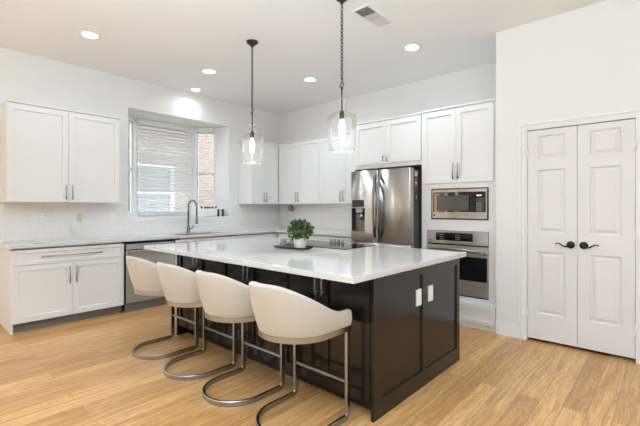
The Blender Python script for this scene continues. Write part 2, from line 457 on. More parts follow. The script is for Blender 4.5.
box(b, 0.0, 0.014, BY0 - 0.02, BY1 + 0.02, BZ0 - 0.03, BZ0 + 0.002)
bmesh.ops.recalc_face_normals(b, faces=b.faces)
struct('trim_5', b, M_trim)                      # deep sill of the bay
def bay_window(name, p, q, casing_l, casing_r):
    """frame in local coords: x from 0 to width along p->q, room side at -y"""
    p = Vector((p[0], p[1], BZ0)); q = Vector((q[0], q[1], BZ0)); d = q - p
    wd = d.length; ht = BZ1 - BZ0; rz = math.atan2(d.y, d.x)
    b = BM()
    box(b, 0, casing_l, 0.0, 0.07, 0, ht); box(b, wd - casing_r, wd, 0.0, 0.07, 0, ht)
    box(b, casing_l, wd - casing_r, 0.0, 0.07, ht - 0.055, ht); box(b, casing_l, wd - casing_r, 0.0, 0.07, 0, 0.035)
    f = struct(name, b, M_trim, p, (0, 0, rz))
    b = BM(); a0, a1 = casing_l, wd - casing_r
    for (x0, x1, z0, z1, y0) in ((a0, a0 + .03, .035, ht - .055, .045), (a1 - .03, a1, .035, ht - .055, .045), (a0 + .03, a1 - .03, .035, .075, .045), (a0 + .03, a1 - .03, ht - .095, ht - .055, .045), (a0 + .03, a1 - .03, ht * .47, ht * .47 + .045, .042)):
        box(b, x0, x1, y0, .068, z0, z1)
    obj('window_sash', b, M_trim, f)
    obj('window_pane', box(BM(), a0 + .03, a1 - .03, .055, .059, .075, ht - .095), M_pane, f)
    return f, wd, ht, rz, p
def blind(root_label, info, inset_l, inset_r, tilt_fn, drop=0.05, wand=True):
    f, wd, ht, rz, p = info
    t = thing('window_blind', root_label, 'blind', p, rz, 'white slatted blinds of the bay window')
    x0, x1 = inset_l, wd - inset_r
    b = BM(); box(b, x0, x1, -0.064, -0.002, ht - 0.085, ht - 0.004, 0.003)
    obj('valance', b, M_slat, t)
    z = ht - 0.10; k = 0; zb = drop
    slats = []
    while z > zb + 0.03: slats.append(z); z -= 0.054
    b = BM(); n = len(slats)
    for k, z in enumerate(slats):
        a = radians(tilt_fn(k / (n - 1)))
        s = bmesh.new(); box(s, x0 + 0.004, x1 - 0.004, -0.031, 0.031, -0.0014, 0.0014)
        merge(b, s, Matrix.Translation((0, -0.033, z)) @ Matrix.Rotation(a, 4, 'X'))
    obj('slats', b, M_slat, t)
    obj('bottom_rail', box(BM(), x0 + 0.004, x1 - 0.004, -0.052, -0.006, zb - 0.012, zb + 0.008, 0.003), M_slat, t)
    b = BM(); L = x1 - x0
    for fx in ((0.15, 0.5, 0.85) if L > 0.6 else (0.25, 0.75)):
        for yy in (-0.0565, -0.0035): box(b, x0 + L * fx - .0015, x0 + L * fx + .0015, yy - .0008, yy + .0008, zb, ht - .08)
    obj('ladder_cord', b, M_slat, t)
    return t
# p->q chosen so that local -y looks into the room (+x)
cw = bay_window('window_1', BAY[2], BAY[3], 0.012, 0.045)
rw = bay_window('window_2', BAY[3], BAY[4], 0.045, 0.012)
lw = bay_window('window_3', BAY[1], BAY[2], 0.012, 0.045)
blind('wide white slatted blind, mostly closed, in the middle window of the bay', cw, 0.016, 0.05, lambda t: 52 if t < 0.80 else 28)
blind('narrow white slatted blind with open slats beside the faucet, brick wall showing through', rw, 0.06, 0.03, lambda t: 6, 0.30)

# outside: neighbour's brick wall and ground
b = BM(); box(b, -4.3, -4.1, -7.0, 6.0, -0.3, 4.2)
o = struct('wall_outside', b, M_brick)
nw = thing('neighbour_window', 'white framed window in the brick wall outside the bay', 'window', (-4.1, -0.62, 0.9))
b = BM(); box(b, -0.01, 0.05, -0.55, -0.47, 0, 1.5); box(b, -0.01, 0.05, 0.47, 0.55, 0, 1.5); box(b, -0.01, 0.05, -0.47, 0.47, 0, 0.08); box(b, -0.01, 0.05, -0.47, 0.47, 1.42, 1.5); box(b, -0.01, 0.04, -0.47, 0.47, 0.72, 0.78)
obj('window_frame', b, M_trim, nw); obj('window_pane', box(BM(), 0.0, 0.01, -0.47, 0.47, 0.08, 1.42), plain('outside_glass', (0.17, 0.18, 0.19), 0.1, var=0.1), nw)
struct('ground', box(BM(), -12, -0.62, -9, 8, -0.4, -0.3), M_ground)

# ================================================================== CABINETS
SHAKER = [(0.004, 0.012)]
def bar_handle(parent, x, z, length, vertical=True, y=0.0, r=0.0066):
    b = BM(); h = length / 2; off = -0.032
    if vertical:
        tube(b, [(x, y + off, z - h), (x, y + off, z + h)], r, 10)
        for s in (-1, 1): tube(b, [(x, y, z + s * h * 0.72), (x, y + off, z + s * h * 0.72)], r * 0.8, 8)
    else:
        tube(b, [(x - h, y + off, z), (x + h, y + off, z)], r, 10)
        for s in (-1, 1): tube(b, [(x + s * h * 0.72, y, z), (x + s * h * 0.72, y + off, z)], r * 0.8, 8)
    return obj('handle', b, M_nickel, parent)
def shaker(name, parent, x0, x1, z0, z1, yf, m, rail=0.058, handle=None, hl=0.16):
    """door/drawer front: face at y=yf-0.02, local frame of the cabinet"""
    wd, ht = x1 - x0, z1 - z0
    d = obj(name, panel_slab(BM(), wd, ht, 0.0195, [(rail, wd - rail, rail, ht - rail)], SHAKER), m, parent, (x0, yf - 0.020, z0))
    if handle: bar_handle(d, handle[0] - x0, handle[1] - z0, hl, handle[2])
    return d
def carcass(parent, w_, d_, z0, z1, m, inset=0.0):
    return obj('carcass', box(BM(), -w_ / 2, w_ / 2, -d_, 0, z0, z1), m, parent)

def wall_cabinet(label, cat_group, loc, rz, wd, z0, z1, depth, splits, handles, zd=None, hl=0.16, hz=None, back_extra=0.0):
    """splits: door edges in local x; handles: x of each door's handle"""
    t = thing('upper_cabinet', label, 'cabinet', loc, rz, cat_group)
    obj('carcass', box(BM(), -wd / 2, wd / 2 + back_extra, -depth, -0.002, z0, z1 + 0.012), M_cab, t)
    # thin crown strip on top
    b = BM(); box(b, -wd / 2, wd / 2, -depth - 0.026, -0.002, z1 + 0.012, z1 + 0.034, 0.003)
    obj('crown_strip', b, M_cab, t)
    for k in range(len(splits) - 1):
        shaker('door', t, splits[k] + 0.0015, splits[k + 1] - 0.0015, (zd or z0), z1, -depth, M_cab, 0.058, (handles[k], (hz or (zd or z0) + 0.115), True), hl)
    return t
G_UP = 'white shaker upper cabinets'
R90 = pi / 2
UZ0, UZ1 = 1.36, 2.42
# sink wall (local -y looks to +x)
wy0, wy1 = -4.209, -3.067
wd = wy1 - wy0
wall_cabinet('white two-door upper cabinet left of the bay window, by the picture edge', G_UP, (0, (wy0 + wy1) / 2, 0), R90, wd, UZ0, UZ1, 0.33,
             [-wd / 2, 0, wd / 2], [-0.032, 0.032], hl=0.17)
wy0, wy1 = -0.966, -0.352
wd = wy1 - wy0
wall_cabinet('white narrow two-door upper cabinet right of the bay window, behind the first pendant', G_UP, (0, (wy0 + wy1) / 2, 0), R90, wd, UZ0, UZ1, 0.33,
             [-wd / 2, -wd / 2 + 0.290, wd / 2 - 0.004], [-wd / 2 + 0.262, -wd / 2 + 0.318], hl=0.17, back_extra=0.0)
# back wall
wall_cabinet('white two-door upper cabinet on the back wall, in the corner', G_UP, (0.845, 0, 0), 0, 0.978, UZ0, UZ1, 0.33,
             [-0.488, 0.0, 0.49], [-0.030, 0.030], hl=0.17)
wall_cabinet('white two-door upper cabinet on the back wall, against the refrigerator', G_UP, (1.829, 0, 0), 0, 0.980, UZ0, UZ1, 0.33,
             [-0.490, 0.0, 0.49], [-0.030, 0.030], hl=0.17)
TD = 0.72                                             # depth of the tall run, carcass; fronts stand 20 mm proud
TZ1 = 2.42
t = wall_cabinet('white deep two-door cabinet above the steel refrigerator', G_UP, (2.852, 0, 0), 0, 1.022, 1.82, TZ1, TD,
                 [-0.490, 0.008, 0.505], [-0.022, 0.038], zd=1.875, hl=0.075, hz=1.935)
obj('fridge_side_panel', box(BM(), -0.510, -0.49, -TD - 0.018, -0.010, 0, 1.82), M_cab, t)

# tall oven cabinet
OX0, OX1 = 3.367, 4.247
oc = thing('oven_cabinet', 'tall white cabinet housing the microwave and wall oven', 'cabinet', ((OX0 + OX1) / 2, 0, 0), 0)
hw = (OX1 - OX0) / 2; cx = (OX0 + OX1) / 2
b = BM()
yf = -TD - 0.018
box(b, -hw, -hw + 0.02, yf, -0.002, 0, TZ1 + 0.012); box(b, hw - 0.02, hw, yf, -0.002, 0, TZ1 + 0.012)
box(b, -hw + .02, hw - .02, -0.02, -0.002, 0.0, TZ1)
box(b, -hw + .02, hw - .02, -TD, -0.02, TZ1 - 0.02, TZ1 + 0.012)
obj('carcass', b, M_cab, oc)
MX0, MX1, MZ0, MZ1 = 3.490 - cx, 4.150 - cx, 1.158, 1.518
VX0, VX1, VZ0, VZ1 = 3.443 - cx, 4.150 - cx, 0.30, 1.035
b = BM()
def fr(x0, x1, z0, z1): box(b, x0, x1, yf, yf + 0.019, z0, z1)
a0, a1 = -hw + .02, hw - .02
fr(a0, a1, MZ1, 1.575)
fr(a0, MX0, MZ0, MZ1); fr(MX1, a1, MZ0, MZ1)
fr(a0, a1, VZ1, MZ0)
fr(a0, VX0, VZ0, VZ1); fr(VX1, a1, VZ0, VZ1)
fr(a0, a1, 0.262, VZ0)
obj('face_frame', b, M_cab, oc)
for q0, q1 in ((MZ1, MZ1 + .018), (VZ1 + .01, MZ0), (VZ0 - .02, VZ0)): obj('shelf', box(BM(), a0, a1, yf + .019, -0.02, q0, q1), M_cab, oc)
b = BM(); box(b, -hw, hw, yf - 0.028, -0.002, TZ1 + .012, TZ1 + .034, .003)
obj('crown_strip', b, M_cab, oc)
for x0, x1, hx in ((3.385 - cx, 3.797 - cx, 3.770 - cx), (3.800 - cx, 4.205 - cx, 3.827 - cx)):
    shaker('door', oc, x0, x1, 1.580, TZ1, yf, M_cab, 0.058, (hx, 1.71, True), 0.19)
box_b = BM(); box(box_b, a0, a1, yf, yf + 0.019, 1.575, TZ1 + 0.012)
obj('door_frame', box_b, M_cab, oc)
obj('plinth', box(BM(), -hw, hw + 0.004, -0.832, yf, 0, 0.266), M_cab, oc)
shaker('drawer', oc, -hw, hw + 0.004, 0.055, 0.262, -0.832, M_cab, 0.045, (3.797 - cx, 0.185, False), 0.24)

# base cabinets
G_BASE = 'white shaker base cabinets'
BD = 0.605
def base_cabinet(label, loc, rz, wd, doors, drawer=None, ends=(0, 0), ztop=0.876, drawer_handle=True, rail=0.05):
    t = thing('base_cabinet', label, 'cabinet', loc, rz, G_BASE)
    h = wd / 2
    b = BM(); box(b, -h, h, -BD, -0.01, 0.10, min(ztop, 0.852))
    if ztop > 0.86: box(b, -h, h, -BD + 0.07, -0.01, 0.852, ztop)
    obj('carcass', b, M_cab, t)
    obj('toe_kick', box(BM(), -h + (0.019 if ends[0] else 0), h - (0.019 if ends[1] else 0), -BD + 0.055, -0.01, 0, 0.10), M_kick, t)
    if ends[0]: obj('end_panel', box(BM(), -h, -h + .019, -BD, -0.01, 0, 0.10), M_cab, t)
    zt = 0.855
    if drawer:
        shaker('drawer', t, -h + .002, h - .002, 0.698, zt, -BD, M_cab, 0.034, (0, 0.777, False) if drawer_handle else None, 0.60 if wd > 0.8 else 0.3)
        zt = 0.693
    for x0, x1, hx in doors:
        shaker('door', t, x0 + .0015, x1 - .0015, 0.103, zt, -BD, M_cab, 0.058, (hx, zt - 0.135, True), 0.19)
    return t
base_cabinet('white base cabinet with one wide drawer over two doors, left of the dishwasher', (0, -3.672, 0), R90, 1.096,
             [(-0.546, 0, -0.032), (0, 0.546, 0.032)], True, (1, 0))
base_cabinet('white sink base cabinet under the faucet, partly hidden by the island', (0, -1.975, 0), R90, 0.965,
             [(-0.48, 0, -0.032), (0, 0.48, 0.032)], True, drawer_handle=False, ztop=0.69)
base_cabinet('white narrow base cabinet on the sink wall, right of the sink', (0, -1.2255, 0), R90, 0.525,
             [(-0.26, 0.26, -0.21)], True)
base_cabinet('white corner base cabinet under the two-wall corner counter', (0, -0.4975, 0), R90, 0.925,
             [(-0.46, -0.20, -0.23)], False)
base_cabinet('white base cabinet on the back wall nearest the corner', (1.08, 0, 0), 0, 0.83,
             [(-0.41, 0, -0.032), (0, 0.41, 0.032)], True)
base_cabinet('white base cabinet on the back wall beside the refrigerator', (1.9175, 0, 0), 0, 0.835,
             [(-0.41, 0, -0.032), (0, 0.41, 0.032)], True)

# worktop on two walls with a cut-out for the sink
b = BM(); z0, z1 = 0.877, 0.914
SX0, SX1, SY0, SY1 = 0.17, 0.55, -2.36, -1.60
box(b, 0.009, 0.645, -4.236, SY0, z0, z1, 0.003); box(b, 0.009, SX0, SY0, SY1, z0, z1); box(b, SX1, 0.645, SY0, SY1, z0, z1); box(b, 0.009, 0.645, SY1, -0.009, z0, z1)
box(b, 0.645, 2.337, -0.645, -0.009, z0, z1)
tag(obj('worktop', b, M_quartz), 'white quartz worktop running along the sink wall and the back wall', 'worktop')
t = thing('kitchen_sink', 'stainless undermount sink set in the worktop below the bay window', 'sink', (0, 0, 0))
b = BM()
a, c, d_, e, zz = SX0 + .002, SX1 - .002, SY0 + .002, SY1 - .002, 0.70
box(b, a, c, d_, e, zz, zz + 0.003)
box(b, a, a + .003, d_, e, zz, 0.9); box(b, c - .003, c, d_, e, zz, 0.9); box(b, a, c, d_, d_ + .003, zz, 0.9); box(b, a, c, e - .003, e, zz, 0.9)
obj('basin', b, M_steel_sink, t)
obj('drain', lathe(BM(), [(0.045, zz + .003), (0.045, zz + .006), (0.03, zz + .004)], 20, 0.36, -1.98), M_nickel, t)

# faucet: spring pull-down
t = thing('kitchen_faucet', 'tall gooseneck pull-down faucet behind the sink under the bay window', 'faucet', (0.115, -1.985, 0.914))
obj('base', lathe(BM(), [(0.030, 0), (0.030, 0.008), (0.024, 0.014), (0.021, 0.09), (0.019, 0.095)], 20), M_gun, t)
pts = [(0, 0, 0.09), (0, 0, 0.36)] + [(0.095 - 0.095 * cos(a), 0.03 * (1 - cos(a)) * .5, 0.39 + 0.10 * sin(a)) for a in [pi * k / 16 for k in range(0, 17)]] + [(0.19, 0.03, 0.26)]
obj('spout', tube(BM(), pts, 0.0135, 12), M_gun, t)
obj('spray_head', lathe(BM(), [(0.015, 0.27), (0.017, 0.20), (0.021, 0.15), (0.021, 0.135)], 16, 0.19, 0.03), M_gun, t)
b = BM(); tube(b, [(0, 0.02, 0.055), (0, 0.045, 0.058), (0.012, 0.072, 0.085), (0.015, 0.08, 0.105)], 0.009, 10)
obj('lever', b, M_gun, t)

# dishwasher
t = thing('dishwasher', 'stainless dishwasher between the white base cabinets, behind the first stool', 'dishwasher', (0, -2.791, 0), R90)
h = 0.31
obj('body', box(BM(), -h - .012, h + .008, -0.585, -0.01, 0.02, 0.872), M_black, t)
obj('toe_kick', box(BM(), -h, h, -0.598, -0.585, 0.0, 0.105), M_kick, t)
b = BM(); box(b, -h, h, -0.632, -0.586, 0.115, 0.762, 0.004)
obj('door', b, M_steeld, t)
b = BM(); box(b, -h, h, -0.632, -0.586, 0.775, 0.842, 0.004)
obj('control_strip', b, M_steeld, t)
b = BM(); box(b, -h + .02, h - .02, -0.668, -0.650, 0.742, 0.764, 0.005)
for s in (-1, 1): box(b, s * (h - .05) - .012, s * (h - .05) + .012, -0.651, -0.631, 0.744, 0.760)
obj('handle', b, M_steeld, t)

# outlets and small plates on the backsplash
def plate(label, loc, rz, m, cover=True, cat='outlet', group=None):
    t = thing('wall_outlet', label, cat, loc, rz, group)
    b = BM(); box(b, -0.035, 0.035, -0.006, 0, -0.058, 0.058, 0.002); obj('cover_plate', b, m, t)
    for dz in (-0.024, 0.024):
        b = BM(); box(b, -0.015, 0.015, -0.009, -0.006, dz - 0.017, dz + 0.017, 0.002)
        s = obj('socket', b, m, t)
        c = BM()
        for sx in (-0.006, 0.006): box(c, sx - .0013, sx + .0013, -0.0096, -0.009, dz - .004, dz + .008)
        obj('slots', c, M_black, s)
    return t
plate('almond outlet on the tile below the left upper cabinet', (0.008, -3.55 + .12, 1.115 + .055), R90, M_plate)
plate('white outlet on the tile at left, left of the almond outlet', (0.008, -3.84, 1.18), R90, M_white)
t = thing('light_switch', 'white rocker switch on the tile just left of the bay window', 'switch', (0.008, -3.02, 1.175), R90)
b = BM(); box(b, -0.035, 0.035, -0.006, 0, -0.058, 0.058, 0.002); obj('cover_plate', b, M_white, t)
b = BM(); box(b, -0.016, 0.016, -0.010, -0.006, -0.033, 0.033, 0.002); obj('rocker', b, M_white, t)
plate('white outlet on the back wall tile above the potted plant', (0.312, -0.008, 1.19), 0, M_white)
t = thing('under_cabinet_puck', 'small grey round device hanging under the corner upper cabinet', 'puck light', (0.44, -0.13, 1.275))
b = BM(); lathe(b, [(0.02, -0.052), (0.042, -0.04), (0.05, -0.005), (0.05, 0.03), (0.042, 0.045), (0.02, 0.05)], 24)
obj('body', b, plain('puck_grey', (0.30, 0.29, 0.27), 0.4, 0.5), t)
b = BM(); lathe(b, [(0.012, 0.05), (0.012, 0.085)], 12); obj('stem', b, M_nickel, t)

# sill: planter and two grinders
t = thing('sill_planter', 'white rectangular planter with dark leaves on the bay sill', 'planter', (-0.19, -1.43, BZ0 + .002), radians(55))
b = BM(); box(b, -0.13, 0.13, -0.05, 0.05, 0, 0.13, 0.006); obj('pot', b, M_white, t)
b = BM(); rnd = random.Random(3)
for k in range(46):
    p = Vector((rnd.uniform(-.13, .13), rnd.uniform(-.045, .045), 0.128)); dr = Vector((rnd.uniform(-.6, .6), rnd.uniform(-.6, .6), 1)).normalized()
    L = rnd.uniform(.03, .06); sd = dr.cross(Vector((rnd.uniform(-1, 1), rnd.uniform(-1, 1), 0))).normalized() * .009
    q = [b.verts.new(v) for v in (p, p + dr * L * .5 + sd, p + dr * L, p + dr * L * .5 - sd)]; b.faces.new(q)
obj('foliage', b, M_leafd, t)
gr0 = thing('spice_grinder', 'dark glass spice grinder on the bay sill, nearer the white planter', 'grinder', (-0.10, -1.315, BZ0 + .002), 0, 'spice grinders on the bay sill')
obj('jar', lathe(BM(), [(0.020, 0), (0.022, 0.01), (0.018, 0.06), (0.022, 0.085)], 18), plain('smoked_jar', (0.12, 0.10, 0.085), 0.15, 0.4), gr0)
obj('cap', lathe(BM(), [(0.024, 0.085), (0.026, 0.10), (0.022, 0.118), (0.008, 0.124)], 18), M_wood, gr0)
dup(gr0, (-0.055, -1.255, BZ0 + .002), 0, 'dark glass spice grinder on the bay sill, at the right-hand end')

# ================================================================== REFRIGERATOR
FX0, FX1, FYF = 2.452, 3.340, -0.955
fr_ = thing('refrigerator', 'stainless french-door refrigerator with dispenser, between the upper cabinets and the oven', 'refrigerator', ((FX0 + FX1) / 2, 0, 0))
hw = (FX1 - FX0) / 2
b = BM(); box(b, -hw + .002, hw - .002, -0.885, -0.05, 0.03, 1.755)
obj('body', b, M_greyside, fr_)
obj('base_grille', box(BM(), -hw + .02, hw - .02, -0.86, -0.10, 0.0, 0.045), M_black, fr_)
def curved_front(x0, x1, z0, z1, yb, yf, bow, n=24, hole=None):
    """door with a gently bowed face; hole=(hx0,hx1,hz0,hz1,depth) carves a niche"""
    b = BM(); L = x1 - x0
    def yy(x):
        u = (x - x0) / L; e = 0.018
        d = min(x - x0, x1 - x)
        rnd_ = 0.014 * (1 - min(1, d / e)) ** 2
        return yf - bow * (4 * u * (1 - u)) + rnd_
    xs = sorted({x0, x0 + .003, x0 + .007, x0 + .012, x0 + .018, x1 - .018, x1 - .012, x1 - .007, x1 - .003, x1} | {x0 + L * k / n for k in range(1, n)} | ({hole[0], hole[1]} if hole else set()))
    zs = sorted({z0, z1} | ({hole[2], hole[3]} if hole else set()))
    g = {}
    for x in xs:
        for z in zs: g[x, z] = b.verts.new((x, yy(x), z))
    for i in range(len(xs) - 1):
        for j in range(len(zs) - 1):
            if hole and xs[i] >= hole[0] and xs[i + 1] <= hole[1] and zs[j] >= hole[2] and zs[j + 1] <= hole[3]: continue
            f = b.faces.new((g[xs[i], zs[j]], g[xs[i + 1], zs[j]], g[xs[i + 1], zs[j + 1]], g[xs[i], zs[j + 1]])); f.smooth = True
    bk = {(x, z): b.verts.new((x, yb, z)) for x in (x0, x1) for z in zs}
    for z, rev in ((z0, False), (z1, True)):
        f = [g[x, z] for x in xs] + [bk[x1, z], bk[x0, z]]
        b.faces.new(f[::-1] if not rev else f)
    for x in (x0, x1):
        for j in range(len(zs) - 1):
            f = (g[x, zs[j]], bk[x, zs[j]], bk[x, zs[j + 1]], g[x, zs[j + 1]])
            b.faces.new(f if x == x1 else f[::-1])
    return b
GX = 0.0 - 0.012                                       # gap between the doors
dsp = (-hw + 0.030, -hw + 0.245, 0.985, 1.290)
dl = obj('door', curved_front(-hw, GX - .002, 0.865, 1.768, -0.892, FYF, 0.022, hole=dsp), M_steel, fr_)
dr = obj('door', curved_front(GX + .002, hw, 0.865, 1.768, -0.892, FYF, 0.022), M_steel, fr_)
fz = obj('freezer_drawer', curved_front(-hw, hw, 0.07, 0.855, -0.892, FYF, 0.018), M_steel, fr_)
def arc_handle(parent, x, z0, z1, y, lean):
    b = BM(); n = 18; pts = []
    for k in range(n + 1):
        t = k / n; s = sin(pi * t)
        pts.append((x + lean * s, y - 0.016 - 0.050 * s ** 0.7, z0 + (z1 - z0) * t))
    tube(b, pts, None, rect=(0.030, 0.020), up=(0, 1, 0))
    for t_ in (0, n): 
        p = pts[t_]; box(b, p[0] - .012, p[0] + .012, p[1], y + 0.012, p[2] - .012, p[2] + .012)
    return obj('handle', b, M_gun, parent)
arc_handle(dl, GX - 0.037, 0.93, 1.70, FYF + .004, 0.0)
arc_handle(dr, GX + 0.037, 0.93, 1.70, FYF + .004, 0.0)
b = BM(); tube(b, [(-hw + .08, FYF - .06, 0.78), (hw - .08, FYF - .06, 0.78)], 0.012, 12)
for s in (-1, 1): tube(b, [(s * (hw - .12), FYF, 0.78), (s * (hw - .12), FYF - .06, 0.78)], 0.009, 10)
obj('handle', b, M_nickel, fz)
# dispenser: niche, display, nozzle
b = BM(); x0, x1, z0, z1 = dsp; yo, yi = FYF - 0.012, FYF + 0.055
box(b, x0, x1, yi - .004, yi, z0, z1); box(b, x0, x0 + .004, yo, yi, z0, z1); box(b, x1 - .004, x1, yo, yi, z0, z1); box(b, x0, x1, yo, yi, z0, z0 + .004); box(b, x0, x1, yo, yi, z1 - .004, z1)
dn = obj('dispenser_niche', b, plain('niche_grey', (0.045, 0.042, 0.04), 0.35), dl)
b = BM(); box(b, x0 + .012, x1 - .020, yi - .0065, yi - .0045, z0 + .01, z0 + .22); obj('back_plate', b, plain('dispenser_bronze', (0.20, 0.17, 0.15), 0.3, 0.7), dl)
b = BM(); box(b, x0 + .07, x1 - .04, yo - .006, yi - .004, z1 - .06, z1 - .004, .004); lathe(b, [(0.022, z1 - .15), (0.026, z1 - .06)], 16, x0 + .14, yo + .03); obj('nozzle', b, M_nickel, dl)
b = BM(); box(b, x0 + .01, x1 - .01, FYF - .022, FYF - .004, 1.302, 1.395, .004); obj('display', b, M_screen, dl)
b = BM(); box(b, x0, x1, FYF - .024, FYF - .004, z0 - .008, z0 + .006, .003); obj('drip_ledge', b, M_nickel, dl)

# magnets on the refrigerator's right side (x = FX1-0.002)
mx = FX1 - 0.002
for lab, y, z, m, sh in (('red and white square magnet on the side of the refrigerator', -0.84, 1.595, M_red, 'sq'),
                         ('pale magnet on the refrigerator side, above the red one', -0.83, 1.70, M_ventgrey, 'sq'),
                         ('black bottle-shaped magnet on the refrigerator side, below the red one', -0.83, 1.43, M_black, 'sq')):
    t = thing('fridge_magnet', lab, 'magnet', (mx, y, z), 0, 'magnets on the refrigerator side')
    hh = {M_red: (.028, .045), M_ventgrey: (.028, .03), M_black: (.018, .06)}[m]
    b = BM(); box(b, 0.0003, 0.007, -hh[0], hh[0], -hh[1], hh[1], .002); obj('face', b, m, t)
    b = BM(); box(b, 0.0072, 0.009, -hh[0] * .45, hh[0] * .45, -hh[1] * .35, hh[1] * .2); obj('motif', b, M_white if m is M_red else M_ventgrey, t)

# ================================================================== MICROWAVE AND OVEN
YF = -TD - 0.018
mw = thing('microwave', 'built-in stainless microwave above the wall oven', 'microwave', (cx, 0, 0))
x0, x1, z0, z1 = MX0 + .003, MX1 - .003, MZ0 + .003, MZ1 - .003
b = BM(); box(b, x0 + .01, x1 - .01, YF + .022, -0.08, z0 + .004, z1 - .006); obj('body', b, M_black, mw)
b = BM()                                               # dark gap frame then steel trim
for q in ((x0, x1, z0, z0 + .012), (x0, x1, z1 - .012, z1), (x0, x0 + .018, z0 + .012, z1 - .012), (x1 - .012, x1, z0 + .012, z1 - .012)):
    box(b, q[0], q[1], YF - .004, YF + .02, q[2], q[3])
obj('surround', b, M_black, mw)
X0, X1, Z0, Z1 = x0 + .018, x1 - .012, z0 + .012, z1 - .012
b = BM(); box(b, X0, X1, YF - .016, YF + .019, Z0, Z0 + .074, .002); box(b, X0, X1, YF - .016, YF + .019, Z1 - .030, Z1, .002)
box(b, X0, X0 + .012, YF - .016, YF + .019, Z0 + .074, Z1 - .030); box(b, X1 - .012, X1, YF - .016, YF + .019, Z0 + .074, Z1 - .030)
obj('trim_kit', b, M_steelh, mw)
b = BM(); n = 16; pa = [(X0 + .012, Z0 + .074)] ; pts_t = []
W_ = X1 - X0 - .024
for k in range(n + 1):
    u = k / n; pts_t.append((X0 + .012 + W_ * u, Z1 - .046 + .016 * sin(pi * u)))
poly = [(X0 + .012, Z0 + .075), (X1 - .012, Z0 + .075)] + pts_t[::-1]
lo = [b.verts.new((p[0], YF - .022, p[1])) for p in poly]; hi = [b.verts.new((p[0], YF + .018, p[1])) for p in poly]
for k in range(len(poly)): b.faces.new((lo[k], lo[(k + 1) % len(poly)], hi[(k + 1) % len(poly)], hi[k]))
b.faces.new(lo); b.faces.new(hi[::-1]); 
dm = obj('door', b, M_blackglass, mw, recalc=True)
wx0, wx1 = X0 + .06, X0 + .06 + .375
b = BM(); box(b, wx0, wx1, YF - .0245, YF - .0222, Z0 + .092, Z1 - .066, .001); obj('window', b, plain('microwave_mesh', (0.05, 0.05, 0.053), 0.25, 0.0, var=0.1, scale=300), dm)
b = BM(); box(b, wx1 + .075, X1 - .022, YF - .0245, YF - .0222, Z0 + .08, Z1 - .10, .001)
kp = obj('keypad', b, plain('keypad_dark', (0.03, 0.03, 0.032), 0.3), dm)
b = BM()
for i in range(3):
    for j in range(5): 
        u = wx1 + .082 + i * .020; v = Z0 + .088 + j * .020; box(b, u, u + .014, YF - .0258, YF - .0246, v, v + .012)
obj('buttons', b, plain('keypad_button', (0.16, 0.16, 0.16), 0.4), kp)
b = BM()
for u in (0.0, .013, .030, .043): box(b, wx1 + .085 + u, wx1 + .094 + u, YF - .0252, YF - .0240, Z1 - .080, Z1 - .066)
obj('clock_digits', b, M_amber, dm)
b = BM(); lathe(b, [(0.011, YF - .0185), (0.011, YF - .015)], 20, X0 + .025, 0, 'y', Z0 + .034); obj('badge', b, M_black, mw)

ov = thing('wall_oven', 'stainless built-in wall oven with a wide handle, below the microwave', 'oven', (cx, 0, 0))
x0, x1, z0, z1 = VX0 + .002, VX1 - .002, VZ0 + .004, VZ1 - .003
b = BM(); box(b, x0 + .01, x1 - .01, YF + .022, -0.08, z0 + .004, z1 - .006); obj('body', b, M_black, ov)
zc = 0.882
b = BM(); box(b, x0, x1, YF - .022, YF + .02, zc, z1, .003); cp = obj('control_panel', b, M_steelh, ov)
b = BM(); box(b, x0 + .115, x1 - .16, YF - .0255, YF - .0222, zc + .038, z1 - .022, .001); dp = obj('display', b, M_blackglass, cp)
b = BM()
for g0 in (x0 + .165, x0 + .35):
    for i in range(3):
        for j in range(3): box(b, g0 + i * .018, g0 + i * .018 + .010, YF - .0268, YF - .0256, zc + .052 + j * .022, zc + .052 + j * .022 + .010)
obj('touch_keys', b, plain('touch_keys', (0.22, 0.23, 0.22), 0.4), dp)
b = BM(); lathe(b, [(0.010, YF - .0245), (0.010, YF - .021)], 20, x0 + .05, 0, 'y', zc + .035); obj('badge', b, M_black, cp)
for q0 in (zc - .016, z0): obj('gap_strip', box(BM(), x0, x1, YF - .004, YF + .02, q0, q0 + .016), M_black, ov)
b = BM()
zd0, zd1 = z0 + .016, zc - .016
wz0, wz1 = 0.487, 0.752
box(b, x0, x1, YF - .022, YF + .02, zd0, wz0); box(b, x0, x1, YF - .022, YF + .02, wz1, zd1); box(b, x0, x0 + .03, YF - .022, YF + .02, wz0, wz1); box(b, x1 - .008, x1, YF - .022, YF + .02, wz0, wz1)
od = obj('door', b, M_steelh, ov)
b = BM(); box(b, x0 + .03, x1 - .008, YF - .020, YF + .015, wz0, wz1); obj('window', b, M_blackglass, od)
b = BM(); n = 20; pts = []
for k in range(n + 1):
    u = k / n; pts.append((x0 + .03 + (x1 - x0 - .06) * u, YF - .030 - .042 * sin(pi * u) ** .5, 0.800 + 0.022 * sin(pi * u)))
tube(b, pts, None, rect=(0.030, 0.018), up=(0, 1, 0))
for p in (pts[0], pts[-1]): box(b, p[0] - .014, p[0] + .014, YF - .045, YF - .021, p[2] - .014, p[2] + .014, .003)
obj('handle', b, M_nickel, od)

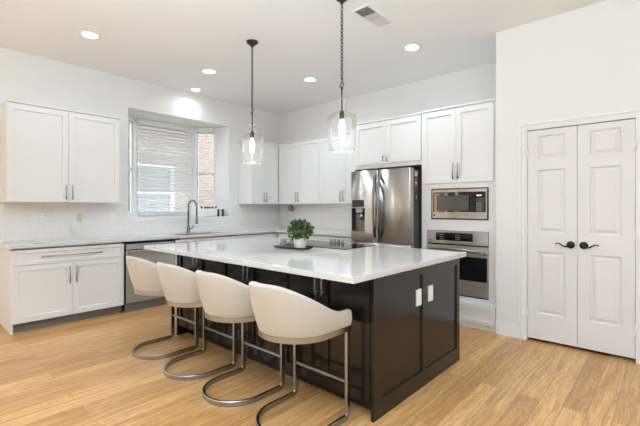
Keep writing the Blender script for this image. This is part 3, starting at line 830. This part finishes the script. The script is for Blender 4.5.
# ================================================================== ISLAND
IX0, IX1, IY0, IY1 = 1.645, 4.292, -3.325, -1.718
BX0, BX1, BYF, BYB = 1.857, 4.262, -3.06, -1.80
isl = thing('kitchen_island', 'dark espresso kitchen island under the white quartz top', 'island', ((BX0 + BX1) / 2, (BYF + BYB) / 2, 0))
ox, oy = (BX0 + BX1) / 2, (BYF + BYB) / 2
def L(x): return x - ox
b = BM(); box(b, L(BX0) + .02, L(BX1) - .022, BYF - oy, BYB - oy, 0.10, 0.874); obj('carcass', b, M_dark, isl)
b = BM(); box(b, L(BX0) + .03, L(BX1) - .022, BYF - oy + .085, BYB - oy - .05, 0.0, 0.10); obj('toe_kick', b, M_dark, isl)
edges = [1.870, 2.257, 2.646, 3.036, 3.432, 3.832, 4.230]
for k in range(6):
    hx = edges[k + 1] - 0.030 if k % 2 == 0 else edges[k] + 0.030
    shaker('door', isl, L(edges[k]) + .0015, L(edges[k + 1]) - .0015, 0.105, 0.868, BYF - oy, M_dark, 0.06, (L(hx), 0.775, True), 0.13)
# right end: two recessed panels (slab local x runs along world +y)
Lp = BYB - BYF + 0.03
ep = obj('end_panel', panel_slab(BM(), Lp, 0.874, 0.021, [(0.085, 0.085 + 0.545, 0.115, 0.815), (0.668, Lp - 0.045, 0.115, 0.815)], [(0.004, 0.013)]), M_dark, isl,
         (L(BX1), BYF - oy - 0.025, 0), (0, 0, R90))
lp = obj('end_panel', panel_slab(BM(), Lp, 0.874, 0.021, [(0.085, 0.630, 0.115, 0.815), (0.668, Lp - 0.045, 0.115, 0.815)], [(0.004, 0.013)]), M_dark, isl,
         (L(BX0), BYB - oy + 0.005, 0), (0, 0, -R90))
for yy, zz in ((0.580, 0.655), (0.765, 0.655)):
    b = BM(); box(b, yy - .035, yy + .035, 0.003, 0.0125, zz - .058, zz + .058, .002)
    pl = obj('outlet_plate', b, M_white, ep)
    b = BM()
    for dz in (-.026, .026): box(b, yy - .017, yy + .017, 0.001, 0.003, zz + dz - .019, zz + dz + .019)
    obj('socket', b, M_white, pl)
b = BM(); box(b, IX0, IX1, IY0, IY1, 0.8765, 0.914, 0.003)
tag(obj('island_countertop', b, M_quartz), 'white quartz countertop on the dark island, carrying cooktop and plant', 'countertop')

# cooktop
ct = thing('cooktop', 'black glass cooktop with front centre knobs, flush on the island top', 'cooktop', (2.955, -2.03, 0.914))
b = BM(); box(b, -0.455, 0.455, -0.245, 0.245, 0.0005, 0.007, .0025); obj('glass_top', b, M_blackglass, ct)
for (bx, by, r) in ((-0.30, -0.10, .085), (-0.30, 0.12, .07), (0.0, -0.08, .11), (0.30, -0.10, .075), (0.30, 0.12, .095)):
    b = BM(); lathe(b, [(r, .0071), (r, .0076), (r - .004, .0076), (r - .004, .0071)], 40, bx, by, cap=False); obj('burner_ring', b, M_kick, ct)
for k in range(4):
    b = BM(); lathe(b, [(0.021, .0072), (0.021, .012), (0.0165, .015), (0.0150, .042), (0.013, .045)], 20, -0.075 + k * 0.052, 0.175); obj('knob', b, M_gun, ct)

# tray, plant, tumblers
tr = thing('serving_tray', 'black rectangular tray on the island holding the potted plant', 'tray', (2.965, -2.505, 0.914), radians(1))
b = BM(); ring = []
for (sx, sy, z) in ((.155, .075, .002), (.168, .088, .012), (.186, .092, .022), (.182, .088, .022), (.165, .083, .014), (.15, .070, .008)):
    ring.append([b.verts.new((a * sx, c * sy, z)) for a, c in ((-1, -1), (1, -1), (1, 1), (-1, 1))])
for p, q in zip(ring, ring[1:]):
    for k in range(4): b.faces.new((p[k], p[(k + 1) % 4], q[(k + 1) % 4], q[k]))
b.faces.new(ring[0][::-1]); b.faces.new(ring[-1])
obj('dish', b, M_tray, tr)
TZ = 0.914 + 0.0085
pp = thing('potted_plant', 'bushy green plant in a white pot on the black island tray', 'plant', (3.045, -2.495, TZ))
b = BM(); lathe(b, [(0.048, 0), (0.052, 0.004), (0.064, 0.09), (0.066, 0.098), (0.062, 0.098), (0.058, 0.085)], 28); obj('pot', b, M_ceramic, pp)
b = BM(); lathe(b, [(0.0575, 0.083), (0.03, 0.087)], 20); obj('soil', b, M_soil, pp)
b = BM(); rnd = random.Random(11); ctr = Vector((0.0, 0.0, 0.165))
stems = BM()
for k in range(520):
    while True:
        v = Vector((rnd.uniform(-1, 1), rnd.uniform(-1, 1), rnd.uniform(-.85, 1)))
        if 0.25 < v.length < 1: break
    p = ctr + Vector((v.x * .112, v.y * .112, v.z * .088))
    dr_ = (v.normalized() + Vector((rnd.uniform(-.7, .7), rnd.uniform(-.7, .7), rnd.uniform(-.2, .8)))).normalized()
    up_ = Vector((rnd.uniform(-1, 1), rnd.uniform(-1, 1), 1)); sd = dr_.cross(up_).normalized(); nn = sd.cross(dr_)
    Ln = rnd.uniform(.024, .038); wv = Ln * .36
    pts = [p, p + dr_ * Ln * .35 + sd * wv + nn * .004, p + dr_ * Ln * .75 + sd * wv * .75 + nn * .002, p + dr_ * Ln - nn * .004, p + dr_ * Ln * .75 - sd * wv * .75 + nn * .002, p + dr_ * Ln * .35 - sd * wv + nn * .004]
    mid = [p + dr_ * Ln * .35, p + dr_ * Ln * .75]
    v_ = [b.verts.new(q) for q in pts]; m_ = [b.verts.new(q) for q in mid]
    for f in ((v_[0], v_[1], m_[0]), (v_[0], m_[0], v_[5]), (v_[1], v_[2], m_[1], m_[0]), (m_[0], m_[1], v_[4], v_[5]), (v_[2], v_[3], m_[1]), (m_[1], v_[3], v_[4])): b.faces.new(f)
obj('foliage', b, M_leaf, pp)
for k in range(16):
    a = rnd.uniform(0, 2 * pi); r = rnd.uniform(.03, .07)
    tube(stems, [(0.01 * cos(a), 0.01 * sin(a), .085), (r * .5 * cos(a), r * .5 * sin(a), .14), (ctr.x + r * cos(a), ctr.y + r * sin(a), .17)], 0.0022, 6)
obj('stems', stems, plain('stem_green', (0.10, 0.14, 0.04), 0.7), pp)
def tumbler(label, loc):
    t = thing('glass_tumbler', label, 'glass', loc, 0, 'clear tumblers on the island tray')
    b = BM(); lathe(b, [(0.026, 0), (0.031, 0.004), (0.034, 0.075), (0.0325, 0.075), (0.0295, 0.010), (0.0, 0.010)], 24, cap=False); obj('cup', b, M_jar, t)
    b = BM(); lathe(b, [(0.0285, 0.0105), (0.0305, 0.040), (0.0, 0.042)], 20); obj('candle_wax', b, M_ceramic, t)
    return t
tumbler('clear glass candle cup at the left end of the black tray', (2.862, -2.54, TZ))
tumbler('clear glass candle cup on the black tray, closest to the white pot', (2.925, -2.465, TZ))

# ================================================================== STOOLS
def make_stool(loc, label):
    t = thing('counter_stool', label, 'stool', loc, 0, 'cream bucket stools along the island')
    zb0, zb1 = 0.545, 0.578
    R, YFR = 0.238, 0.225
    def plan(n_side=8, n_arc=22):
        """U from the right front arm round the back to the left front arm; gives (x, y, param 0..1 away from front)"""
        out = []
        tot_s = YFR - 0.0; arc = pi * R; tot = 2 * tot_s + arc
        for k in range(n_side): s = tot_s * k / n_side; out.append((R, YFR - s, s / (tot / 2)))
        for k in range(n_arc + 1):
            a = pi * k / n_arc; s = tot_s + arc * k / n_arc
            out.append((R * cos(a), -R * sin(a), 1 - abs(s - tot / 2) / (tot / 2)))
        for k in range(1, n_side + 1): s = tot_s * k / n_side; out.append((-R, s, 1 - (tot_s + arc + s - tot / 2) / (tot / 2)))
        return out
    U = plan()
    def rim(u):
        s = min(1, max(0, (u - 0.10) / 0.80)); s = s * s * (3 - 2 * s)
        return 0.675 + 0.202 * s
    def pt(x, y, u, z, inset):
        h = (z - zb1) / 0.30
        fl = 1 + 0.16 * max(0, h) ** 0.8
        ln = math.hypot(x, min(y, 0)) or 1
        nx, ny = (x / ln, min(y, 0) / ln)
        px, py = x * (1 + 0.165 * max(0, h)), y * (1 + 0.34 * max(0, h)) if y < 0 else y
        return Vector((px - nx * inset, py - ny * inset, z))
    # shell: closed cross-section outer bottom -> rim -> inner bottom
    b = BM(); rings = []
    TH = 0.05
    for (x, y, u) in U:
        zt = rim(u); sec = []
        for k in range(9): z = zb1 - 0.005 + (zt - 0.022 - zb1 + 0.005) * k / 8; sec.append(pt(x, y, u, z, -0.008 * sin(pi * k / 8)))
        for k in range(1, 6):
            a = pi * k / 6
            sec.append(pt(x, y, u, zt - 0.022 + 0.022 * sin(a), TH / 2 - TH / 2 * cos(a)))
        for k in range(7): z = zt - 0.022 - (zt - 0.022 - 0.58) * k / 6; sec.append(pt(x, y, u, z, TH))
        rings.append([b.verts.new(p) for p in sec])
    for p, q in zip(rings, rings[1:]):
        for k in range(len(p) - 1): f = b.faces.new((p[k], q[k], q[k + 1], p[k + 1])); f.smooth = True
    for p in rings: pass
    for p, q in zip(rings, rings[1:]): b.faces.new((p[-1], q[-1], q[0], p[0]))
    b.faces.new(rings[0]); b.faces.new(rings[-1][::-1])
    o = obj('shell', b, M_fabric, t, recalc=True)
    md = o.modifiers.new('round', 'BEVEL'); md.width = 0.012; md.segments = 3; md.limit_method = 'ANGLE'; md.angle_limit = radians(50)
    # seat cushion
    b = BM()
    poly = [(x * 0.80, (y * 0.80 if y < 0 else y), 0) for x, y, u in U]
    prof = [(1.0, 0.575), (1.0, 0.615), (0.985, 0.632), (0.94, 0.642), (0.5, 0.647)]
    rg = []
    for s, z in prof: rg.append([b.verts.new((x * s, (y * s if y < 0 else (y - 0.0) * (s if s > .9 else s)), z)) for x, y, _ in poly])
    n = len(poly)
    for p, q in zip(rg, rg[1:]):
        for k in range(n): f = b.faces.new((p[k], p[(k + 1) % n], q[(k + 1) % n], q[k])); f.smooth = True
    b.faces.new(rg[0][::-1]); b.faces.new(rg[-1])
    obj('seat_cushion', b, M_fabric, t, recalc=True)
    # metal band and seat pan
    b = BM(); n = len(U); lo, hi, li, hi2 = [], [], [], []
    for x, y, u in U:
        ln = math.hypot(x, min(y, 0)); nx, ny = x / ln, min(y, 0) / ln
        a = Vector((x + nx * .003, y + ny * .003, 0)); c = Vector((x - nx * .006, y - ny * .006, 0))
        lo.append(b.verts.new((a.x, a.y, zb0))); hi.append(b.verts.new((a.x, a.y, zb1))); li.append(b.verts.new((c.x, c.y, zb0))); hi2.append(b.verts.new((c.x, c.y, zb1)))
    for k in range(n - 1):
        for p, q in ((lo, hi), (hi, hi2), (hi2, li), (li, lo)):
            f = b.faces.new((p[k], p[k + 1], q[k + 1], q[k])); f.smooth = False
    for k in (0, n - 1): b.faces.new((lo[k], hi[k], hi2[k], li[k]))
    for p in (lo, hi): pass
    o = obj('metal_band', b, M_stool_metal, t, recalc=True, smooth=40)
    b = BM(); prism(b, [(x * .965, (y * .965 if y < 0 else y)) for x, y, u in U], zb0 + .012, zb1 + .001)
    obj('seat_pan', b, M_black, t, recalc=True)
    # base: two uprights running into a U-shaped floor bar
    b = BM(); RX = 0.226; zf = 0.0185; ya = 0.205; rc = 0.03; yc = -0.02
    pts = [(RX, ya, zb0 + .006), (RX, ya, 0.25), (RX, ya, zf + rc)]
    for k in range(1, 6): a = pi / 2 * k / 6; pts.append((RX, ya - rc + rc * cos(a), zf + rc - rc * sin(a)))
    pts.append((RX, ya - rc, zf)); pts.append((RX, 0.08, zf))
    for k in range(0, 25): a = pi * k / 24; pts.append((RX * cos(a), yc - (RX + .005) * sin(a), zf))
    left = [(-x, y, z) for x, y, z in pts[:10]][::-1]
    left = [p for p in left if p[1] > yc + .01]
    pts += left
    tube(b, pts, None, rect=(0.020, 0.036), up=(0, -1, 0))
    obj('cantilever_base', b, M_stool_metal, t, recalc=True)
    b = BM(); tube(b, [(-RX + .007, ya, 0.232), (RX - .007, ya, 0.232)], None, rect=(0.016, 0.022), up=(0, 0, 1))
    obj('footrest', b, M_stool_metal, t)
    return t
SY = -3.365
st = make_stool((3.895, SY, 0), 'cream bucket stool nearest the camera, at the right-hand end of the island')
dup(st, (3.306, SY, 0), 0, 'cream bucket stool second from the right, beside the nearest one')
dup(st, (2.735, SY, 0), 0, 'cream bucket stool third from the right, second from the dishwasher')
dup(st, (2.145, SY, 0), 0, 'cream bucket stool farthest left, in front of the dishwasher')

# ================================================================== ADDED WARM COLUMNS BEHIND THE CAMERA
def warm_column(loc, label):  # unseen columns added so the steel mirrors gold streaks; their form is made up
    t = thing('warm_reflection_column', label, 'lamp', loc, 0, 'added warm columns behind the camera')
    obj('base', lathe(BM(), [(0.11, 0), (0.11, 0.015), (0.03, 0.03), (0.02, 0.25)], 24), M_iron, t)
    obj('glow_tube', lathe(BM(), [(0.03, 0.25), (0.035, 0.30), (0.035, 1.85), (0.03, 1.90)], 24), M_warm, t)
M_warm = emit('warm_glow', (1.0, 0.70, 0.36), 9.0)
for k in range(3):
    warm_column((0.45 + 0.30 * k, -7.3 - 0.05 * k, 0), 'added warm glowing column behind the camera, for gold streaks on the steel')

# ================================================================== CEILING
def pendant(loc, label):
    x, y = loc
    t = thing('pendant_light', label, 'pendant light', (x, y, H), 0, 'glass pendants over the island')
    b = BM(); lathe(b, [(0.0, -0.062), (0.012, -0.062), (0.016, -0.045), (0.032, -0.036), (0.050, -0.022), (0.062, -0.010), (0.066, 0.0)], 32, cap=False); obj('canopy', b, M_iron, t, recalc=True)
    z_top, z_loop = -0.060, -0.735
    b = BM(); n = 22; step = (z_top - z_loop) / n
    for k in range(n):
        zc_ = z_top - step * (k + .5); pts = []
        for j in range(14):
            a = 2 * pi * j / 14; u, v = 0.0105 * cos(a), (step * .5 + .0045) * sin(a)
            pts.append((u, 0, zc_ + v) if k % 2 else (0, u, zc_ + v))
        tube(b, pts, 0.0034, 6, closed=True)
    obj('chain', b, M_iron, t)
    b = BM(); tube(b, [(0.018 * cos(2 * pi * j / 20), 0.012 * sin(2 * pi * j / 20), -0.755 + .022 * sin(2 * pi * j / 20)) for j in range(20)], 0.004, 8, closed=True)
    lathe(b, [(0.004, -0.99), (0.0065, -0.985), (0.0065, -0.79), (0.012, -0.785), (0.010, -0.775), (0.004, -0.770)], 14)
    obj('stem', b, M_iron, t)
    b = BM(); lathe(b, [(0.012, -0.975), (0.021, -0.982), (0.021, -1.045), (0.018, -1.05)], 20); obj('socket', b, M_iron, t)
    b = BM(); lathe(b, [(0.013, -1.05), (0.015, -1.065), (0.025, -1.10), (0.027, -1.125), (0.024, -1.16), (0.016, -1.20), (0.0, -1.218)], 20, cap=False); bo = obj('bulb', b, M_bulb, t)
    prof = [(0.038, -0.880), (0.036, -0.885), (0.034, -0.93), (0.035, -0.965), (0.044, -0.985), (0.085, -1.000), (0.115, -1.015), (0.126, -1.040), (0.127, -1.06), (0.122, -1.20), (0.112, -1.31), (0.110, -1.315)]
    b = BM(); lathe(b, prof, 48, cap=False)
    o = obj('glass_shade', b, M_glass, t, recalc=True)
    b = BM(); lathe(b, [(0.037, -0.8745), (0.0405, -0.879), (0.037, -0.8835)], 40, cap=False); obj('glass_lip', b, M_jar, t); b = BM(); lathe(b, [(0.109, -1.312), (0.114, -1.316), (0.109, -1.320)], 48, cap=False)
    obj('glass_rim', b, M_jar, t)
    d = bpy.data.lights.new('pendant_bulb_light', 'POINT'); d.energy = 2; d.color = (1, .93, .82); d.shadow_soft_size = 0.03
    lo = bpy.data.objects.new('bulb_light', d); C.objects.link(lo); lo.location = (0, 0, -1.25); lo.parent = t
    return t
pendant((2.22, -2.405), 'left clear glass bottle pendant on a dark chain, farther from the camera')
pendant((3.51, -2.455), 'right clear glass bottle pendant on a dark chain, nearer the camera')

def downlight(x, y, r, label, power):
    t = thing('recessed_light', label, 'recessed light', (x, y, H), 0, 'recessed ceiling lights')
    b = BM(); lathe(b, [(r, -0.001), (r + .022, -0.001), (r + .024, -0.006), (r + .010, -0.009), (r, -0.006)], 36, cap=False); obj('trim_ring', b, M_white, t, recalc=True)
    b = BM(); lathe(b, [(0.0, -0.0045), (r, -0.0045)], 36, cap=False); obj('lens', b, M_lens, t, recalc=True)
    d = bpy.data.lights.new('downlight', 'SPOT'); d.energy = power; d.spot_size = radians(172); d.spot_blend = 1.0; d.shadow_soft_size = 0.07; d.color = (.69, .865, 1.0)
    o = bpy.data.objects.new('downlight_lamp', d); C.objects.link(o); o.location = (0, 0, -0.02); o.parent = t
    return t
downlight(1.10, -3.645, 0.075, 'recessed ceiling light above the left upper cabinet', DOWN_POWER * 1.6)
downlight(1.07, -2.22, 0.075, 'recessed ceiling light left of the first pendant canopy', DOWN_POWER * 2.4)
downlight(0.23, -1.93, 0.060, 'recessed ceiling light close to the wall over the bay window', DOWN_POWER * 1.1)
downlight(1.84, -1.09, 0.075, 'recessed ceiling light between the two pendant chains', DOWN_POWER * 4.6)
downlight(3.44, -1.11, 0.075, 'recessed ceiling light right of the vent, over the refrigerator', DOWN_POWER * 2.8)

downlight(3.44, -3.645, 0.075, 'recessed ceiling light above the nearest stool, out over the picture top', DOWN_POWER * 0.5)
downlight(5.75, -2.45, 0.075, 'added ceiling light to brighten the floor before the pantry doors, unseen above the frame', DOWN_POWER * 1.8)  # unseen downlight added to brighten the floor on the right

# air vent
av = thing('air_vent', 'white rectangular three-way air vent on the ceiling beside the right pendant', 'air vent', (3.515, -1.985, H))
b = BM(); a, c = 0.095, 0.225
for q in ((-a, a, -c, -c + .022), (-a, a, c - .022, c), (-a, -a + .022, -c + .022, c - .022), (a - .022, a, -c + .022, c - .022)): box(b, q[0], q[1], q[2], q[3], -0.008, -0.0005, .002)
obj('frame', b, M_white, av)
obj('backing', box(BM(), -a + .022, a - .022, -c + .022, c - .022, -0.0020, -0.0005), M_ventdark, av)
yy0 = -c + .022; third = (2 * c - .044) / 3
for s in range(3):
    b = BM()
    for k in range(9):
        if s == 1:
            q = bmesh.new(); box(q, -.0065, .0065, -third / 2 + .002, third / 2 - .002, -.0005, .0005)
            merge(b, q, Matrix.Translation((-a + .03 + k * (2 * a - .06) / 8, yy0 + third * 1.5, -0.006)) @ Matrix.Rotation(radians(-35), 4, 'Y'))
        else:
            q = bmesh.new(); box(q, -a + .023, a - .023, -.0065, .0065, -.0005, .0005)
            merge(b, q, Matrix.Translation((0, yy0 + third * s + .008 + k * (third - .016) / 8, -0.006)) @ Matrix.Rotation(radians(48 if s == 0 else -48), 4, 'X'))
    obj('louver_bank', b, M_ventgrey, av)
